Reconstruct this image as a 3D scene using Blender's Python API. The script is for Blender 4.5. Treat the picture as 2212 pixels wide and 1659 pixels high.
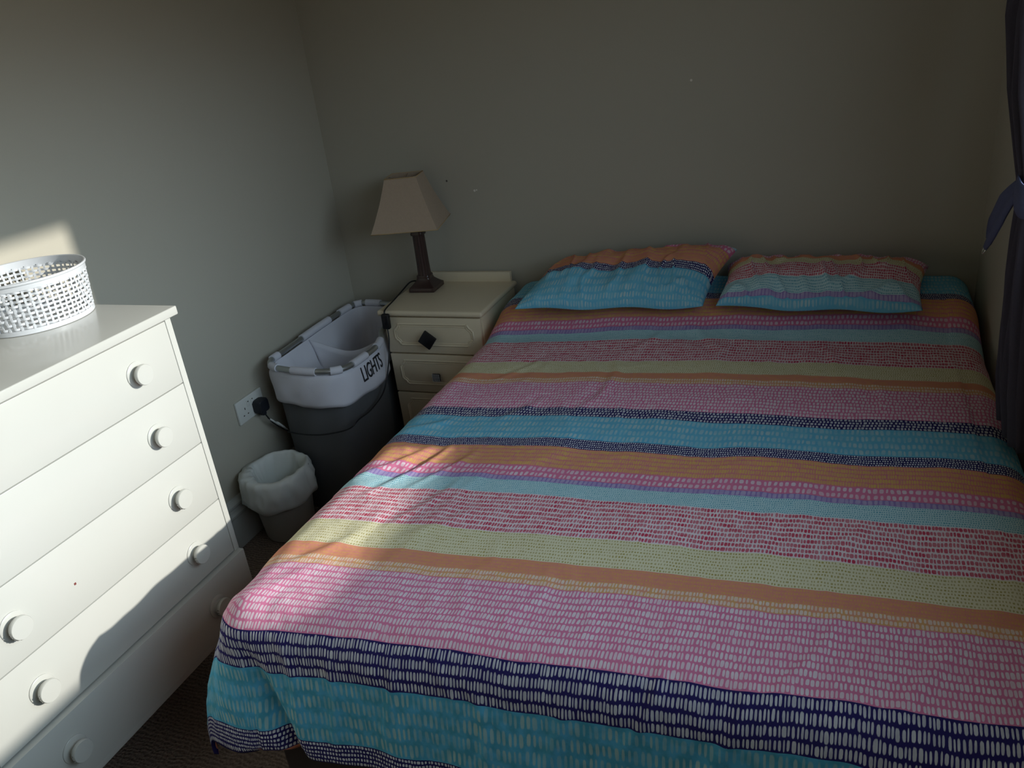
import bpy, bmesh, math, random
import numpy as np
from mathutils import Vector, Matrix, noise as mn

for o in list(bpy.data.objects):
    bpy.data.objects.remove(o)
SC = bpy.context.scene
COL = SC.collection
random.seed(4)
PI = math.pi

# ------------------------------------------------------------------ camera
CAM = Vector((1.9516, -2.9229, 1.6184))
yaw, pitch, roll, FPX = -.4059, -.4189, -.1235, 1764.746
fwd = Vector((math.sin(yaw) * math.cos(pitch), math.cos(yaw) * math.cos(pitch), math.sin(pitch)))
rgt = Vector((math.cos(yaw), -math.sin(yaw), 0))
upv = rgt.cross(fwd)
r2 = rgt * math.cos(roll) + upv * math.sin(roll)
u2 = -rgt * math.sin(roll) + upv * math.cos(roll)
cd = bpy.data.cameras.new('camera')
cam = bpy.data.objects.new('camera', cd)
COL.objects.link(cam)
cam.matrix_world = Matrix(((r2.x, u2.x, -fwd.x, CAM.x), (r2.y, u2.y, -fwd.y, CAM.y), (r2.z, u2.z, -fwd.z, CAM.z), (0, 0, 0, 1)))
cd.sensor_width = 36
cd.sensor_fit = 'HORIZONTAL'
cd.lens = FPX / 2212 * 36
cd.clip_start = .02
SC.camera = cam

# ------------------------------------------------------------------ light and exposure
SC.view_settings.view_transform = 'Standard'
SC.view_settings.look = 'None'
SC.view_settings.exposure = .08
SC.view_settings.gamma = 1
SC.view_settings.use_curve_mapping = False
SC.cycles.max_bounces = 10
SC.cycles.diffuse_bounces = 7
SC.cycles.glossy_bounces = 4
SC.cycles.transmission_bounces = 6
SC.cycles.sample_clamp_indirect = 6
SC.cycles.use_denoising = True

W = bpy.data.worlds.new('sky')
SC.world = W
W.use_nodes = True
bg = W.node_tree.nodes['Background']
# hazy sky: brighter towards the low sun, pale ground below the horizon
wt = W.node_tree
tc = wt.nodes.new('ShaderNodeTexCoord')
dp = wt.nodes.new('ShaderNodeVectorMath'); dp.operation = 'DOT_PRODUCT'
wt.links.new(tc.outputs['Generated'], dp.inputs[0])
dp.inputs[1].default_value = Vector((1, .16, .30)).normalized()
def wm(op, a, b):
    x = wt.nodes.new('ShaderNodeMath'); x.operation = op
    for i, v in enumerate((a, b)):
        if isinstance(v, (int, float)): x.inputs[i].default_value = v
        else: wt.links.new(v, x.inputs[i])
    return x.outputs[0]
glow = wm('POWER', wm('MAXIMUM', dp.outputs['Value'], 0), 5)
sx = wt.nodes.new('ShaderNodeSeparateXYZ'); wt.links.new(tc.outputs['Generated'], sx.inputs[0])
low = wm('POWER', wm('SUBTRACT', 1, wm('MAXIMUM', sx.outputs[2], 0)), 4)
sky_strength = wm('MULTIPLY', wm('ADD', wm('MULTIPLY', glow, 7.5), 2.0), wm('ADD', wm('MULTIPLY', low, 2.0), .42))
gm = wt.nodes.new('ShaderNodeMapRange'); wt.links.new(sx.outputs[2], gm.inputs[0])
gm.inputs[1].default_value, gm.inputs[2].default_value = .04, .20   # houses and trees along the horizon
cm = wt.nodes.new('ShaderNodeMix'); cm.data_type = 'RGBA'
wt.links.new(gm.outputs[0], cm.inputs[0])
cm.inputs[6].default_value = (.42, .40, .34, 1)
cm.inputs[7].default_value = (.64, .83, 1.0, 1)
wt.links.new(cm.outputs[2], bg.inputs[0])
wt.links.new(wm('MULTIPLY', sky_strength, wm('ADD', wm('MULTIPLY', gm.outputs[0], .85), .15)), bg.inputs[1])

sd = bpy.data.lights.new('sun', 'SUN')
sd.energy = 4.3
sd.angle = math.radians(1.1)
sd.color = (1, .965, .89)
sun = bpy.data.objects.new('sun', sd)
COL.objects.link(sun)
sun.rotation_euler = Vector((-1, -.16, -.355)).to_track_quat('-Z', 'Y').to_euler()
sun.location = (6, 0, 4)

WIN_Y0, WIN_Y1, WIN_Z0, WIN_Z1, RX = -3.05, -.90, 1.093, 2.13, 2.39
pd = bpy.data.lights.new('window_daylight', 'AREA')
pd.shape = 'RECTANGLE'
pd.size = WIN_Z1 - WIN_Z0
pd.size_y = WIN_Y1 - WIN_Y0
pd.cycles.is_portal = True
po = bpy.data.objects.new('window_daylight', pd)
COL.objects.link(po)
po.location = (RX + .10, (WIN_Y0 + WIN_Y1) / 2, (WIN_Z0 + WIN_Z1) / 2)
po.rotation_euler = (0, math.radians(90), 0)   # emits towards -x, into the room


# ------------------------------------------------------------------ helpers
def lin(c):
    return tuple(((x / 255) / 12.92 if x / 255 <= .04045 else ((x / 255 + .055) / 1.055) ** 2.4) for x in c[:3]) + (1,)


class NT:
    def __init__(s, name):
        s.m = bpy.data.materials.new(name)
        s.m.use_nodes = True
        s.t = s.m.node_tree
        s.b = s.t.nodes['Principled BSDF']

    def n(s, typ, **kw):
        x = s.t.nodes.new(typ)
        for k, v in kw.items():
            setattr(x, k, v)
        return x

    def l(s, a, b):
        s.t.links.new(a, b)

    def math(s, op, a, b=None, c=None):
        x = s.n('ShaderNodeMath', operation=op)
        for i, v in enumerate((a, b, c)):
            if v is None:
                continue
            if isinstance(v, (int, float)):
                x.inputs[i].default_value = v
            else:
                s.l(v, x.inputs[i])
        return x.outputs[0]

    def mix(s, f, a, b):
        x = s.n('ShaderNodeMix', data_type='RGBA')
        for i, v in ((0, f), (6, a), (7, b)):
            if isinstance(v, (int, float, tuple)):
                x.inputs[i].default_value = v
            else:
                s.l(v, x.inputs[i])
        return x.outputs[2]

    def noise(s, vec, scale, detail=2, rough=.5, dim='3D'):
        x = s.n('ShaderNodeTexNoise', noise_dimensions=dim)
        x.inputs['Scale'].default_value = scale
        x.inputs['Detail'].default_value = detail
        x.inputs['Roughness'].default_value = rough
        if vec is not None:
            s.l(vec, x.inputs['W' if dim == '1D' else 'Vector'])
        return x

    def bump(s, h, strength, dist=.01):
        x = s.n('ShaderNodeBump')
        x.inputs['Strength'].default_value = strength
        x.inputs['Distance'].default_value = dist
        s.l(h, x.inputs['Height'])
        s.l(x.outputs[0], s.b.inputs['Normal'])

    def obj(s):
        return s.n('ShaderNodeTexCoord').outputs['Object']


def plain(name, rgb, rough=.5, metal=0, var=.06, vscale=8, bump=0, bscale=200, spec=.5, coat=0):
    k = NT(name)
    c = lin(rgb)
    nz = k.noise(k.obj(), vscale, 3)
    lo = tuple(x * (1 - var) for x in c[:3]) + (1,)
    hi = tuple(min(1, x * (1 + var)) for x in c[:3]) + (1,)
    k.l(k.mix(nz.outputs[0], lo, hi), k.b.inputs['Base Color'])
    k.b.inputs['Roughness'].default_value = rough
    k.b.inputs['Metallic'].default_value = metal
    k.b.inputs['Specular IOR Level'].default_value = spec
    k.b.inputs['Coat Weight'].default_value = coat
    if bump:
        k.bump(k.noise(k.obj(), bscale, 2).outputs[0], bump, .002)
    return k.m


def wall_mat():
    k = NT('grey wall paint')
    v = k.obj()
    nz = k.noise(v, 1.3, 3)
    c = k.mix(nz.outputs[0], lin((171, 166, 151)), lin((177, 172, 157)))
    for p, r in (((1.478, 0, 1.361), .004), ((.639, 0, 1.026), .0045), ((.648, 0, 1.028), .003), ((.526, 0, 1.068), .004)):
        d = k.n('ShaderNodeVectorMath', operation='DISTANCE')
        k.l(v, d.inputs[0])
        d.inputs[1].default_value = p
        m = k.math('LESS_THAN', d.outputs['Value'], r)
        c = k.mix(m, c, lin((225, 222, 212)) if p[0] > .6 else lin((80, 76, 70)))
    k.l(c, k.b.inputs['Base Color'])
    k.b.inputs['Roughness'].default_value = .75
    a = k.noise(v, 260, 3)
    k.bump(a.outputs[0], .12, .002)
    return k.m


def carpet_mat():
    k = NT('brown ribbed carpet')
    v = k.obj()
    sp = k.n('ShaderNodeSeparateXYZ')
    k.l(v, sp.inputs[0])
    wob = k.noise(v, 22, 3).outputs[0]
    yy = k.math('ADD', sp.outputs[1], k.math('MULTIPLY', wob, .030))
    rib = k.math('SINE', k.math('MULTIPLY', yy, 2 * PI / .0115))
    n2 = k.noise(v, 160, 3).outputs[0]
    h = k.math('ADD', k.math('MULTIPLY', rib, .16), k.math('MULTIPLY', n2, 1.3))
    f = k.n('ShaderNodeMapRange')
    k.l(h, f.inputs[0])
    f.inputs[1].default_value = .2
    f.inputs[2].default_value = 1.1
    k.l(k.mix(f.outputs[0], lin((92, 80, 72)), lin((158, 142, 130))), k.b.inputs['Base Color'])
    k.b.inputs['Roughness'].default_value = 1
    k.b.inputs['Specular IOR Level'].default_value = .05
    k.bump(h, .9, .006)
    return k.m


def dash_mat(name, bgc, fgc, wx=.38, wy=.42, fade=.15, slant=.12, soft=.35, wob=.3, bgc2=None, thin=0.):
    """hand-painted dashes; the UV map is in dash cells: one unit = one dash pitch, one row"""
    k = NT(name)
    uv = k.n('ShaderNodeUVMap', uv_map='cells').outputs[0]
    sp = k.n('ShaderNodeSeparateXYZ')
    k.l(uv, sp.inputs[0])
    U, V = sp.outputs[0], sp.outputs[1]
    sc = k.n('ShaderNodeVectorMath', operation='MULTIPLY')
    k.l(uv, sc.inputs[0])
    sc.inputs[1].default_value = (.13, .35, 0)
    n1 = k.noise(sc.outputs[0], 1, 2).outputs[0]
    Vw = k.math('ADD', V, k.math('MULTIPLY', k.math('SUBTRACT', n1, .5), wob))
    r = k.math('FLOOR', Vw)
    fy = k.math('SUBTRACT', k.math('SUBTRACT', Vw, r), .5)
    w1 = k.n('ShaderNodeTexWhiteNoise', noise_dimensions='1D')
    k.l(k.math('ADD', r, 3.3), w1.inputs['W'])
    cv = k.n('ShaderNodeCombineXYZ')
    k.l(U, cv.inputs[0])
    k.l(k.math('MULTIPLY', r, 7.7), cv.inputs[1])
    n2 = k.noise(cv.outputs[0], .55, 1).outputs[0]
    U2 = k.math('ADD', k.math('ADD', U, k.math('MULTIPLY', w1.outputs[0], 37)), k.math('MULTIPLY', k.math('SUBTRACT', n2, .5), 1.1))
    c = k.math('FLOOR', U2)
    fx = k.math('SUBTRACT', k.math('SUBTRACT', U2, c), .5)
    cv2 = k.n('ShaderNodeCombineXYZ')
    k.l(c, cv2.inputs[0])
    k.l(r, cv2.inputs[1])
    w2 = k.n('ShaderNodeTexWhiteNoise', noise_dimensions='2D')
    k.l(cv2.outputs[0], w2.inputs['Vector'])
    rs = k.n('ShaderNodeSeparateColor')
    k.l(w2.outputs['Color'], rs.inputs[0])
    R, G, B = rs.outputs
    hx = k.math('MULTIPLY', k.math('ADD', k.math('MULTIPLY', R, .45), .78), wx)
    hy = k.math('MULTIPLY', k.math('ADD', k.math('MULTIPLY', G, .22), .86), wy)
    fx = k.math('ADD', fx, k.math('MULTIPLY', fy, k.math('MULTIPLY', k.math('SUBTRACT', B, .35), slant * 2)))
    fyj = k.math('ADD', fy, k.math('MULTIPLY', k.math('SUBTRACT', B, .5), .1))
    ex = k.math('POWER', k.math('DIVIDE', k.math('ABSOLUTE', fx), hx), 3)
    ey = k.math('POWER', k.math('DIVIDE', k.math('ABSOLUTE', fyj), hy), 3)
    mot = k.noise(uv, 5, 3).outputs[0]
    e = k.math('ADD', k.math('ADD', ex, ey), k.math('MULTIPLY', k.math('SUBTRACT', mot, .5), .8))
    mr = k.n('ShaderNodeMapRange', interpolation_type='SMOOTHSTEP')
    k.l(e, mr.inputs[0])
    mr.inputs[1].default_value = 1 - soft
    mr.inputs[2].default_value = 1 + soft
    mr.inputs[3].default_value = 1
    mr.inputs[4].default_value = 0
    low = k.noise(sc.outputs[0], 1.7, 2).outputs[0]
    lm = k.n('ShaderNodeMapRange')
    k.l(low, lm.inputs[0])
    lm.inputs[1].default_value = .36
    lm.inputs[2].default_value = .6
    opa = k.math('SUBTRACT', 1, k.math('MULTIPLY', k.math('ADD', k.math('MULTIPLY', lm.outputs[0], .75), k.math('MULTIPLY', G, .25)), fade))
    mask = k.math('MULTIPLY', mr.outputs[0], opa)
    if bgc2:
        lp = k.n('ShaderNodeMapRange')
        k.l(k.noise(sc.outputs[0], 3.1, 3).outputs[0], lp.inputs[0])
        lp.inputs[1].default_value = .4
        lp.inputs[2].default_value = .6
        bgn = k.mix(lp.outputs[0], lin(bgc), lin(bgc2))
    else:
        bgn = lin(bgc)
    k.l(k.mix(mask, bgn, lin(fgc)), k.b.inputs['Base Color'])
    k.b.inputs['Roughness'].default_value = .9
    k.b.inputs['Specular IOR Level'].default_value = .15
    fine = k.noise(k.obj(), 90, 3).outputs[0]
    k.bump(fine, .25, .003)
    return k.m


def tag(o, label=None, cat=None, group=None, kind=None):
    if label: o['label'] = label
    if cat: o['category'] = cat
    if group: o['group'] = group
    if kind: o['kind'] = kind
    return o


def thing(name, label, cat, loc=(0, 0, 0), group=None):
    o = bpy.data.objects.new(name, None)
    o.empty_display_size = .05
    COL.objects.link(o)
    o.location = loc
    return tag(o, label, cat, group)


def link(name, bm, mats, parent=None, smooth=False, sharp=None):
    me = bpy.data.meshes.new(name)
    bmesh.ops.recalc_face_normals(bm, faces=bm.faces)
    bm.to_mesh(me)
    bm.free()
    for m in (mats if isinstance(mats, (list, tuple)) else [mats]):
        me.materials.append(m)
    if smooth:
        me.polygons.foreach_set('use_smooth', [True] * len(me.polygons))
        if sharp:
            me.set_sharp_from_angle(angle=math.radians(sharp))
    o = bpy.data.objects.new(name, me)
    COL.objects.link(o)
    if parent:
        o.parent = parent
        # geometry is written in world coordinates; parts themselves sit at the world origin
        o.matrix_parent_inverse = Matrix.Translation(-parent.location) if parent.parent is None else Matrix.Identity(4)
    return o


def box(bm, lo, hi, bev=0, seg=2, mi=0):
    r = bmesh.ops.create_cube(bm, size=1)
    vs = r['verts']
    for v in vs:
        v.co = Vector([lo[i] + (hi[i] - lo[i]) * (v.co[i] + .5) for i in range(3)])
    fs = set(f for v in vs for f in v.link_faces)
    for f in fs: f.material_index = mi
    if bev:
        es = set(e for v in vs for e in v.link_edges)
        bmesh.ops.bevel(bm, geom=list(es), offset=bev, segments=seg, profile=.5, affect='EDGES')
    return bm


def bx(name, lo, hi, mat, parent=None, bev=0, seg=2):
    bm = bmesh.new()
    box(bm, lo, hi, bev, seg)
    return link(name, bm, mat, parent, smooth=bool(bev), sharp=35)


def grid(bm, P, closed_u=False, closed_v=False, mi=0):
    """P[i][j] points -> quads"""
    nu, nv = len(P), len(P[0])
    V = [[bm.verts.new(p) for p in row] for row in P]
    for i in range(nu - (0 if closed_u else 1)):
        for j in range(nv - (0 if closed_v else 1)):
            a, b = V[i][j], V[(i + 1) % nu][j]
            c, d = V[(i + 1) % nu][(j + 1) % nv], V[i][(j + 1) % nv]
            f = bm.faces.new((a, b, c, d))
            f.material_index = mi
    return V


def lathe(bm, prof, c, n=48, axis='z', mi=0):
    """prof: list of (radius, height)"""
    P = []
    for k in range(n):
        a = 2 * PI * k / n
        row = []
        for r, h in prof:
            if axis == 'z':
                row.append((c[0] + r * math.cos(a), c[1] + r * math.sin(a), c[2] + h))
            else:  # x axis
                row.append((c[0] + h, c[1] + r * math.cos(a), c[2] + r * math.sin(a)))
        P.append(row)
    V = grid(bm, P, closed_u=True, mi=mi)
    for j, s in ((0, 1), (-1, -1)):
        if prof[j][0] > 1e-5:
            try:
                bm.faces.new([V[k][j] for k in range(n)][::s]).material_index = mi
            except ValueError:
                pass
    return V


def catmull(pts, sub=8, closed=False):
    pts = [Vector(p) for p in pts]
    n = len(pts)
    out = []
    for i in range(n if closed else n - 1):
        if closed:
            p0, p1, p2, p3 = (pts[(i + k - 1) % n] for k in range(4))
        else:
            p0, p1, p2, p3 = pts[max(i - 1, 0)], pts[i], pts[i + 1], pts[min(i + 2, n - 1)]
        for s in range(sub):
            t = s / sub
            out.append(.5 * ((2 * p1) + (p2 - p0) * t + (2 * p0 - 5 * p1 + 4 * p2 - p3) * t * t + (3 * p1 - p0 - 3 * p2 + p3) * t ** 3))
    if not closed:
        out.append(pts[-1])
    return out


def tube(bm, pts, r, n=10, closed=False, flat=None):
    pts = [Vector(p) for p in pts]
    m = len(pts)
    rows = []
    prev = None
    for i, p in enumerate(pts):
        if closed:
            t = (pts[(i + 1) % m] - pts[i - 1]).normalized()
        else:
            t = (pts[min(i + 1, m - 1)] - pts[max(i - 1, 0)]).normalized()
        if prev is None:
            a = t.cross(Vector((0, 0, 1)))
            if a.length < .1: a = t.cross(Vector((1, 0, 0)))
        else:
            a = prev - t * prev.dot(t)
        a.normalize()
        prev = a
        b = t.cross(a)
        rr = r[i] if isinstance(r, (list, tuple)) else r
        rows.append([p + (a * math.cos(2 * PI * k / n) + b * math.sin(2 * PI * k / n) * (flat or 1)) * rr for k in range(n)])
    V = grid(bm, rows, closed_u=closed, closed_v=True)
    if not closed:
        bm.faces.new(V[0]); bm.faces.new(V[-1][::-1])
    return V


def vnoise(x, y, seed=0):
    """numpy value noise, about -1..1"""
    xi, yi = np.floor(x), np.floor(y)
    fx, fy = x - xi, y - yi
    fx, fy = fx * fx * (3 - 2 * fx), fy * fy * (3 - 2 * fy)

    def h(a, b):
        s = np.sin(a * 127.1 + b * 311.7 + seed * 74.7) * 43758.5453
        return (s - np.floor(s)) * 2 - 1
    return (h(xi, yi) * (1 - fx) + h(xi + 1, yi) * fx) * (1 - fy) + (h(xi, yi + 1) * (1 - fx) + h(xi + 1, yi + 1) * fx) * fy


def sstep(a, b, x):
    t = np.clip((x - a) / (b - a), 0, 1)
    return t * t * (3 - 2 * t)


# ------------------------------------------------------------------ materials
M = {}
M['wall'] = wall_mat()
M['carpet'] = carpet_mat()
M['ceiling'] = plain('white ceiling paint', (225, 224, 220), .9)
M['gloss_trim'] = plain('off-white gloss trim', (178, 180, 174), .35)
M['cream'] = plain('cream furniture paint', (236, 233, 218), .3, var=.025, vscale=3, bump=.03, bscale=60)
M['chest'] = plain('white furniture paint', (184, 184, 177), .2, var=.03, vscale=4, bump=.03, bscale=40)
M['bedside'] = plain('cream bedside paint', (220, 206, 178), .38, var=.05, vscale=5, bump=.05, bscale=50)
M['gap'] = plain('dark gap', (60, 54, 46), .9)
M['black'] = plain('black plastic', (14, 15, 20), .45)
M['plug'] = plain('black rubber', (22, 26, 34), .6)
M['brown'] = plain('dark brown glazed ceramic', (62, 46, 42), .22, var=.2, vscale=14, bump=.15, bscale=40)
M['linen'] = plain('beige linen', (168, 148, 127), .9, var=.08, vscale=120, bump=.3, bscale=500)
M['linen_in'] = plain('beige lining', (172, 146, 104), .9)
M['metal'] = plain('brushed aluminium', (178, 182, 182), .35, metal=.85, var=.03)
M['chrome'] = plain('chrome wire', (225, 225, 220), .15, metal=1)
M['white_cloth'] = plain('white cotton canvas', (206, 206, 214), .9, var=.03, vscale=6, bump=.2, bscale=300)
M['grey_cloth'] = plain('charcoal grey canvas', (92, 94, 96), .95, var=.06, vscale=6, bump=.3, bscale=300)
M['bin'] = plain('pale grey plastic', (165, 164, 158), .4)
M['basket'] = plain('white plastic', (202, 205, 208), .35, var=.01)
M['socket'] = plain('white socket plastic', (205, 206, 200), .35, var=.02)
M['curtain'] = plain('dark indigo curtain cloth', (64, 60, 72), .95, var=.12, vscale=220, bump=.3, bscale=700)
M['strap'] = plain('indigo tieback cloth', (78, 83, 114), .95, var=.15, vscale=200, bump=.3, bscale=700)
M['divan'] = plain('dark brown divan fabric', (48, 38, 36), .9, var=.1, vscale=60, bump=.3, bscale=400)
M['mattress'] = plain('mattress ticking', (215, 205, 190), .9)
M['ink'] = plain('black print', (28, 28, 34), .8)
M['liner'] = plain('white polythene liner', (222, 226, 222), .42, var=.02)
k = NT('clear sticky label')
k.b.inputs['Base Color'].default_value = (.9, .92, .9, 1)
k.b.inputs['Roughness'].default_value = .12
k.b.inputs['Alpha'].default_value = .62
M['tape'] = k.m

# printed cotton: one material for each kind of stripe
C = {}
C['orangeY'] = dash_mat('orange stripe with yellow dashes', (222, 140, 128), (224, 184, 104), .40, .42, fade=.5, bgc2=(216, 130, 140))
C['pinkW'] = dash_mat('pink stripe with white dashes', (221, 130, 168), (236, 224, 232), .335, .40, fade=.28, slant=.16)
C['pinkD'] = dash_mat('pink stripe with white dabs', (220, 126, 162), (232, 214, 224), .3, .34, fade=.45, slant=.25)
C['purple'] = dash_mat('lilac stripe', (150, 130, 190), (184, 172, 208), .36, .5, fade=.5)
C['aqua'] = dash_mat('pale aqua stripe with teal dots', (190, 222, 228), (82, 160, 184), .29, .29, fade=.4, wob=.5)
C['red'] = dash_mat('white stripe with red dashes', (236, 222, 227), (200, 62, 92), .39, .38, fade=.3, wob=.4, bgc2=(230, 214, 221))
C['cream'] = dash_mat('pale yellow stripe with olive dots', (228, 222, 190), (172, 158, 84), .27, .28, fade=.5, wob=.5)
C['orange'] = dash_mat('plain orange stripe', (224, 152, 120), (220, 172, 98), .24, .26, fade=.6, bgc2=(220, 144, 128))
C['mix'] = dash_mat('orange stripe with faint white dashes', (224, 158, 130), (236, 218, 206), .34, .38, fade=.35, bgc2=(222, 172, 116))
C['navyW'] = dash_mat('navy stripe with white dashes', (44, 38, 100), (214, 216, 222), .31, .39, fade=.3, slant=.12)
C['navyD'] = dash_mat('navy stripe with white dots', (42, 38, 96), (220, 222, 228), .31, .31, fade=.2, wob=.5)
C['blueW'] = dash_mat('sky blue stripe with pale dashes', (106, 184, 216), (178, 208, 216), .30, .36, fade=.75, slant=.2, soft=.6, bgc2=(116, 190, 216))
C['blueL'] = dash_mat('turquoise stripe with tall pale dashes', (92, 180, 218), (168, 202, 202), .26, .37, fade=.75, slant=.1, soft=.6, bgc2=(78, 162, 190))
C['peach'] = dash_mat('peach reverse side', (232, 150, 128), (236, 170, 120), .3, .3, fade=.5)
CK = list(C)
CM = [C[x] for x in CK]

# ------------------------------------------------------------------ the room
NY, HZ = -3.75, 2.5     # wall behind the camera, ceiling


def struct(name, bm, m):
    return tag(link(name, bm, m), kind='structure')


bm = bmesh.new(); box(bm, (-.15, NY - .1, -.1), (RX + .12, .15, 0)); struct('floor', bm, M['carpet'])
bm = bmesh.new(); box(bm, (-.15, NY - .1, HZ), (RX + .12, .15, HZ + .1)); struct('ceiling', bm, M['ceiling'])
bm = bmesh.new(); box(bm, (-.15, NY, 0), (0, .0, HZ)); struct('wall_left', bm, M['wall'])
bm = bmesh.new(); box(bm, (-.15, 0, 0), (RX + .12, .15, HZ)); struct('wall_back', bm, M['wall'])
bm = bmesh.new(); box(bm, (-.15, NY - .1, 0), (RX + .12, NY, HZ)); struct('wall_front', bm, M['wall'])
bm = bmesh.new()
box(bm, (RX, NY, 0), (RX + .12, 0, WIN_Z0))
box(bm, (RX, NY, WIN_Z1), (RX + .12, 0, HZ))
box(bm, (RX, WIN_Y1, WIN_Z0), (RX + .12, 0, WIN_Z1))
box(bm, (RX, NY, WIN_Z0), (RX + .12, WIN_Y0, WIN_Z1))
struct('wall_right', bm, M['wall'])


def skirting(name, a, b, nrm):
    """moulded board from a to b along the wall, nrm = direction into the room"""
    prof = [(0, 0), (.018, 0), (.018, .118), (.022, .123), (.022, .131), (.014, .139), (.012, .150), (.017, .156), (.017, .164), (.008, .177), (0, .182)]
    bm = bmesh.new()
    a, b, nrm = Vector(a), Vector(b), Vector(nrm)
    P = [[p + nrm * d + Vector((0, 0, h)) for d, h in prof] for p in (a, b)]
    V = grid(bm, P)
    bm.faces.new(V[0]); bm.faces.new(V[1][::-1])
    return tag(link(name, bm, M['gloss_trim']), kind='structure')


skirting('baseboard_left', (0, NY, 0), (0, 0, 0), (1, 0, 0))
skirting('baseboard_back', (.022, 0, 0), (RX - .022, 0, 0), (0, -1, 0))
skirting('baseboard_right', (RX, NY, 0), (RX, 0, 0), (-1, 0, 0))

# ------------------------------------------------------------------ bed (divan base and mattress)
bed = thing('bed', 'dark brown divan bed base and mattress mostly covered by the striped duvet', 'bed', (1.6, -.98, 0))
bm = bmesh.new()
box(bm, (.87, -1.93, .03), (2.33, -.03, .345), .012)
bm2 = bmesh.new()
bx('divan_base', (.87, -1.93, .03), (2.33, -.03, .345), M['divan'], bed, .012)
bm.free(); bm2.free()
for x in (1.12, 1.6, 2.08):
    bx('seam', (x - .003, -1.934, .04), (x + .003, -1.9295, .335), M['divan'], bed, .001)
for x in (.93, 2.27):
    for y in (-1.86, -.1):
        bm = bmesh.new(); lathe(bm, [(.02, 0), (.024, .01), (.024, .032)], (x, y, 0), 20)
        link('castor', bm, M['black'], bed, True, 40)
bm = bmesh.new()
box(bm, (.91, -1.90, .345), (2.29, -.04, .585), .05, 4)
link('mattress', bm, M['mattress'], bed, True, 60)

# ------------------------------------------------------------------ duvet
XL, XR, VF, RR = .885, 2.30, 1.880, .09
BANDS = [  # name, v start, rows, dash pitch
    ('blueW', .03, 6, .0113), ('navyD', .209, 5, .0056), ('orangeY', .254, 5, .0056), ('pinkD', .350, 2, .0125), ('purple', .400, 1, .011),
    ('aqua', .422, 8, .0048), ('red', .480, 9, .0078), ('cream', .655, 9, .0058), ('orange', .745, 4, .005), ('mix', .782, 2, .007),
    ('pinkW', .815, 10, .0088), ('navyW', .984, 4, .0085), ('blueW', 1.038, 4, .0113), ('navyD', 1.163, 5, .0056), ('orangeY', 1.207, 5, .0056),
    ('pinkD', 1.303, 2, .0118), ('purple', 1.352, 1, .011), ('aqua', 1.372, 8, .0046), ('red', 1.430, 9, .0068), ('cream', 1.580, 9, .0058),
    ('orange', 1.670, 4, .005), ('mix', 1.713, 2, .0068), ('pinkW', 1.744, 10, .0071), ('navyW', 1.926, 4, .0067), ('blueL', 2.020, 4, .0112),
    ('navyD', 2.168, 5, .0068), ('peach', 2.220, 1, .008), ('', 2.238, 0, 0)]

# profile of the top of the bed near the pillows: arc length w -> y, z
ws = np.linspace(0, .5, 251)
phi = np.radians(19) * sstep(.50, .43, ws) * sstep(.20, .30, ws)
dw = ws[1] - ws[0]
Yp = np.zeros_like(ws); Zp = np.zeros_like(ws)
for i in range(len(ws) - 2, -1, -1):
    Yp[i] = Yp[i + 1] + math.cos(phi[i]) * dw
    Zp[i] = Zp[i + 1] + math.sin(phi[i]) * dw
Yp -= .5


def duvet_surface(u, v):
    """fabric coordinates (m) -> point on the draped surface (numpy arrays)"""
    uf = np.clip(u, XL, XR)
    w = v - .045 * (uf - 1.6)
    Y = np.where(w < .5, np.interp(w, ws, Yp), -w)
    Z = np.where(w < .5, np.interp(w, ws, Zp), 0) + .612
    Z = Z + .014 * (1 - ((uf - 1.6) / .72) ** 2)
    exl = np.maximum(XL - u, 0)
    exr = np.maximum(u - XR, 0)
    ey = np.maximum(w - VF, 0)
    ex = exl + exr
    sgn = np.where(exr > 0, 1., -1.)
    d = (ex ** 3.3 + ey ** 3.3) ** (1 / 3.3)
    th = np.arctan2(ey, ex)
    tn = th / (PI / 2)
    al = (PI / 2) * np.where(sgn < 0, tn ** 1.35 * (1 - .35 * np.exp(-((tn - .6) / .22) ** 2)), tn)
    corner = np.sin(2 * th) ** 2 * (ex > 0) * (ey > 0)
    r = np.where(exr > 0, .07, RR)
    q = r * PI / 2
    a = np.minimum(d / r, PI / 2)
    hang = np.maximum(d - q, 0)
    flare = np.where(sgn < 0, .05 + .07 * tn + .19 * corner, .02 * (1 - tn) + .12 * tn)
    out = r * np.sin(a) + hang * flare
    out = out + .032 * corner * (sgn < 0) * np.sin(PI * np.clip((d - .12) / .42, 0, 1))
    drop = r * (1 - np.cos(a)) + hang * np.sqrt(np.maximum(1 - flare ** 2, .2))
    # the fold beside the foot corner
    uc = .868 + .33 * (ey - .10)
    deep = sstep(.06, .30, ey)
    out = out - .034 * deep * np.exp(-((u - uc - .012) / .026) ** 2) - .012 * deep * np.exp(-((u - uc + .04) / .05) ** 2)
    # pleats along the foot
    pl = (vnoise(u * 5.5, u * 0 + 1, 3) * .6 + vnoise(u * 13, u * 0 + 1, 5) * .4) * sstep(.1, .38, ey) * (ex <= 0)
    out = out + .022 * pl
    X = np.where(u < XL, XL, np.where(u > XR, XR, u)) + sgn * out * np.cos(al) * (ex > 0)
    Yc = np.where(w > VF, -VF, Y)
    Y2 = Yc - np.where(ey > 0, out * np.sin(al), 0)
    return X, Y2, Z - drop


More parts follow.
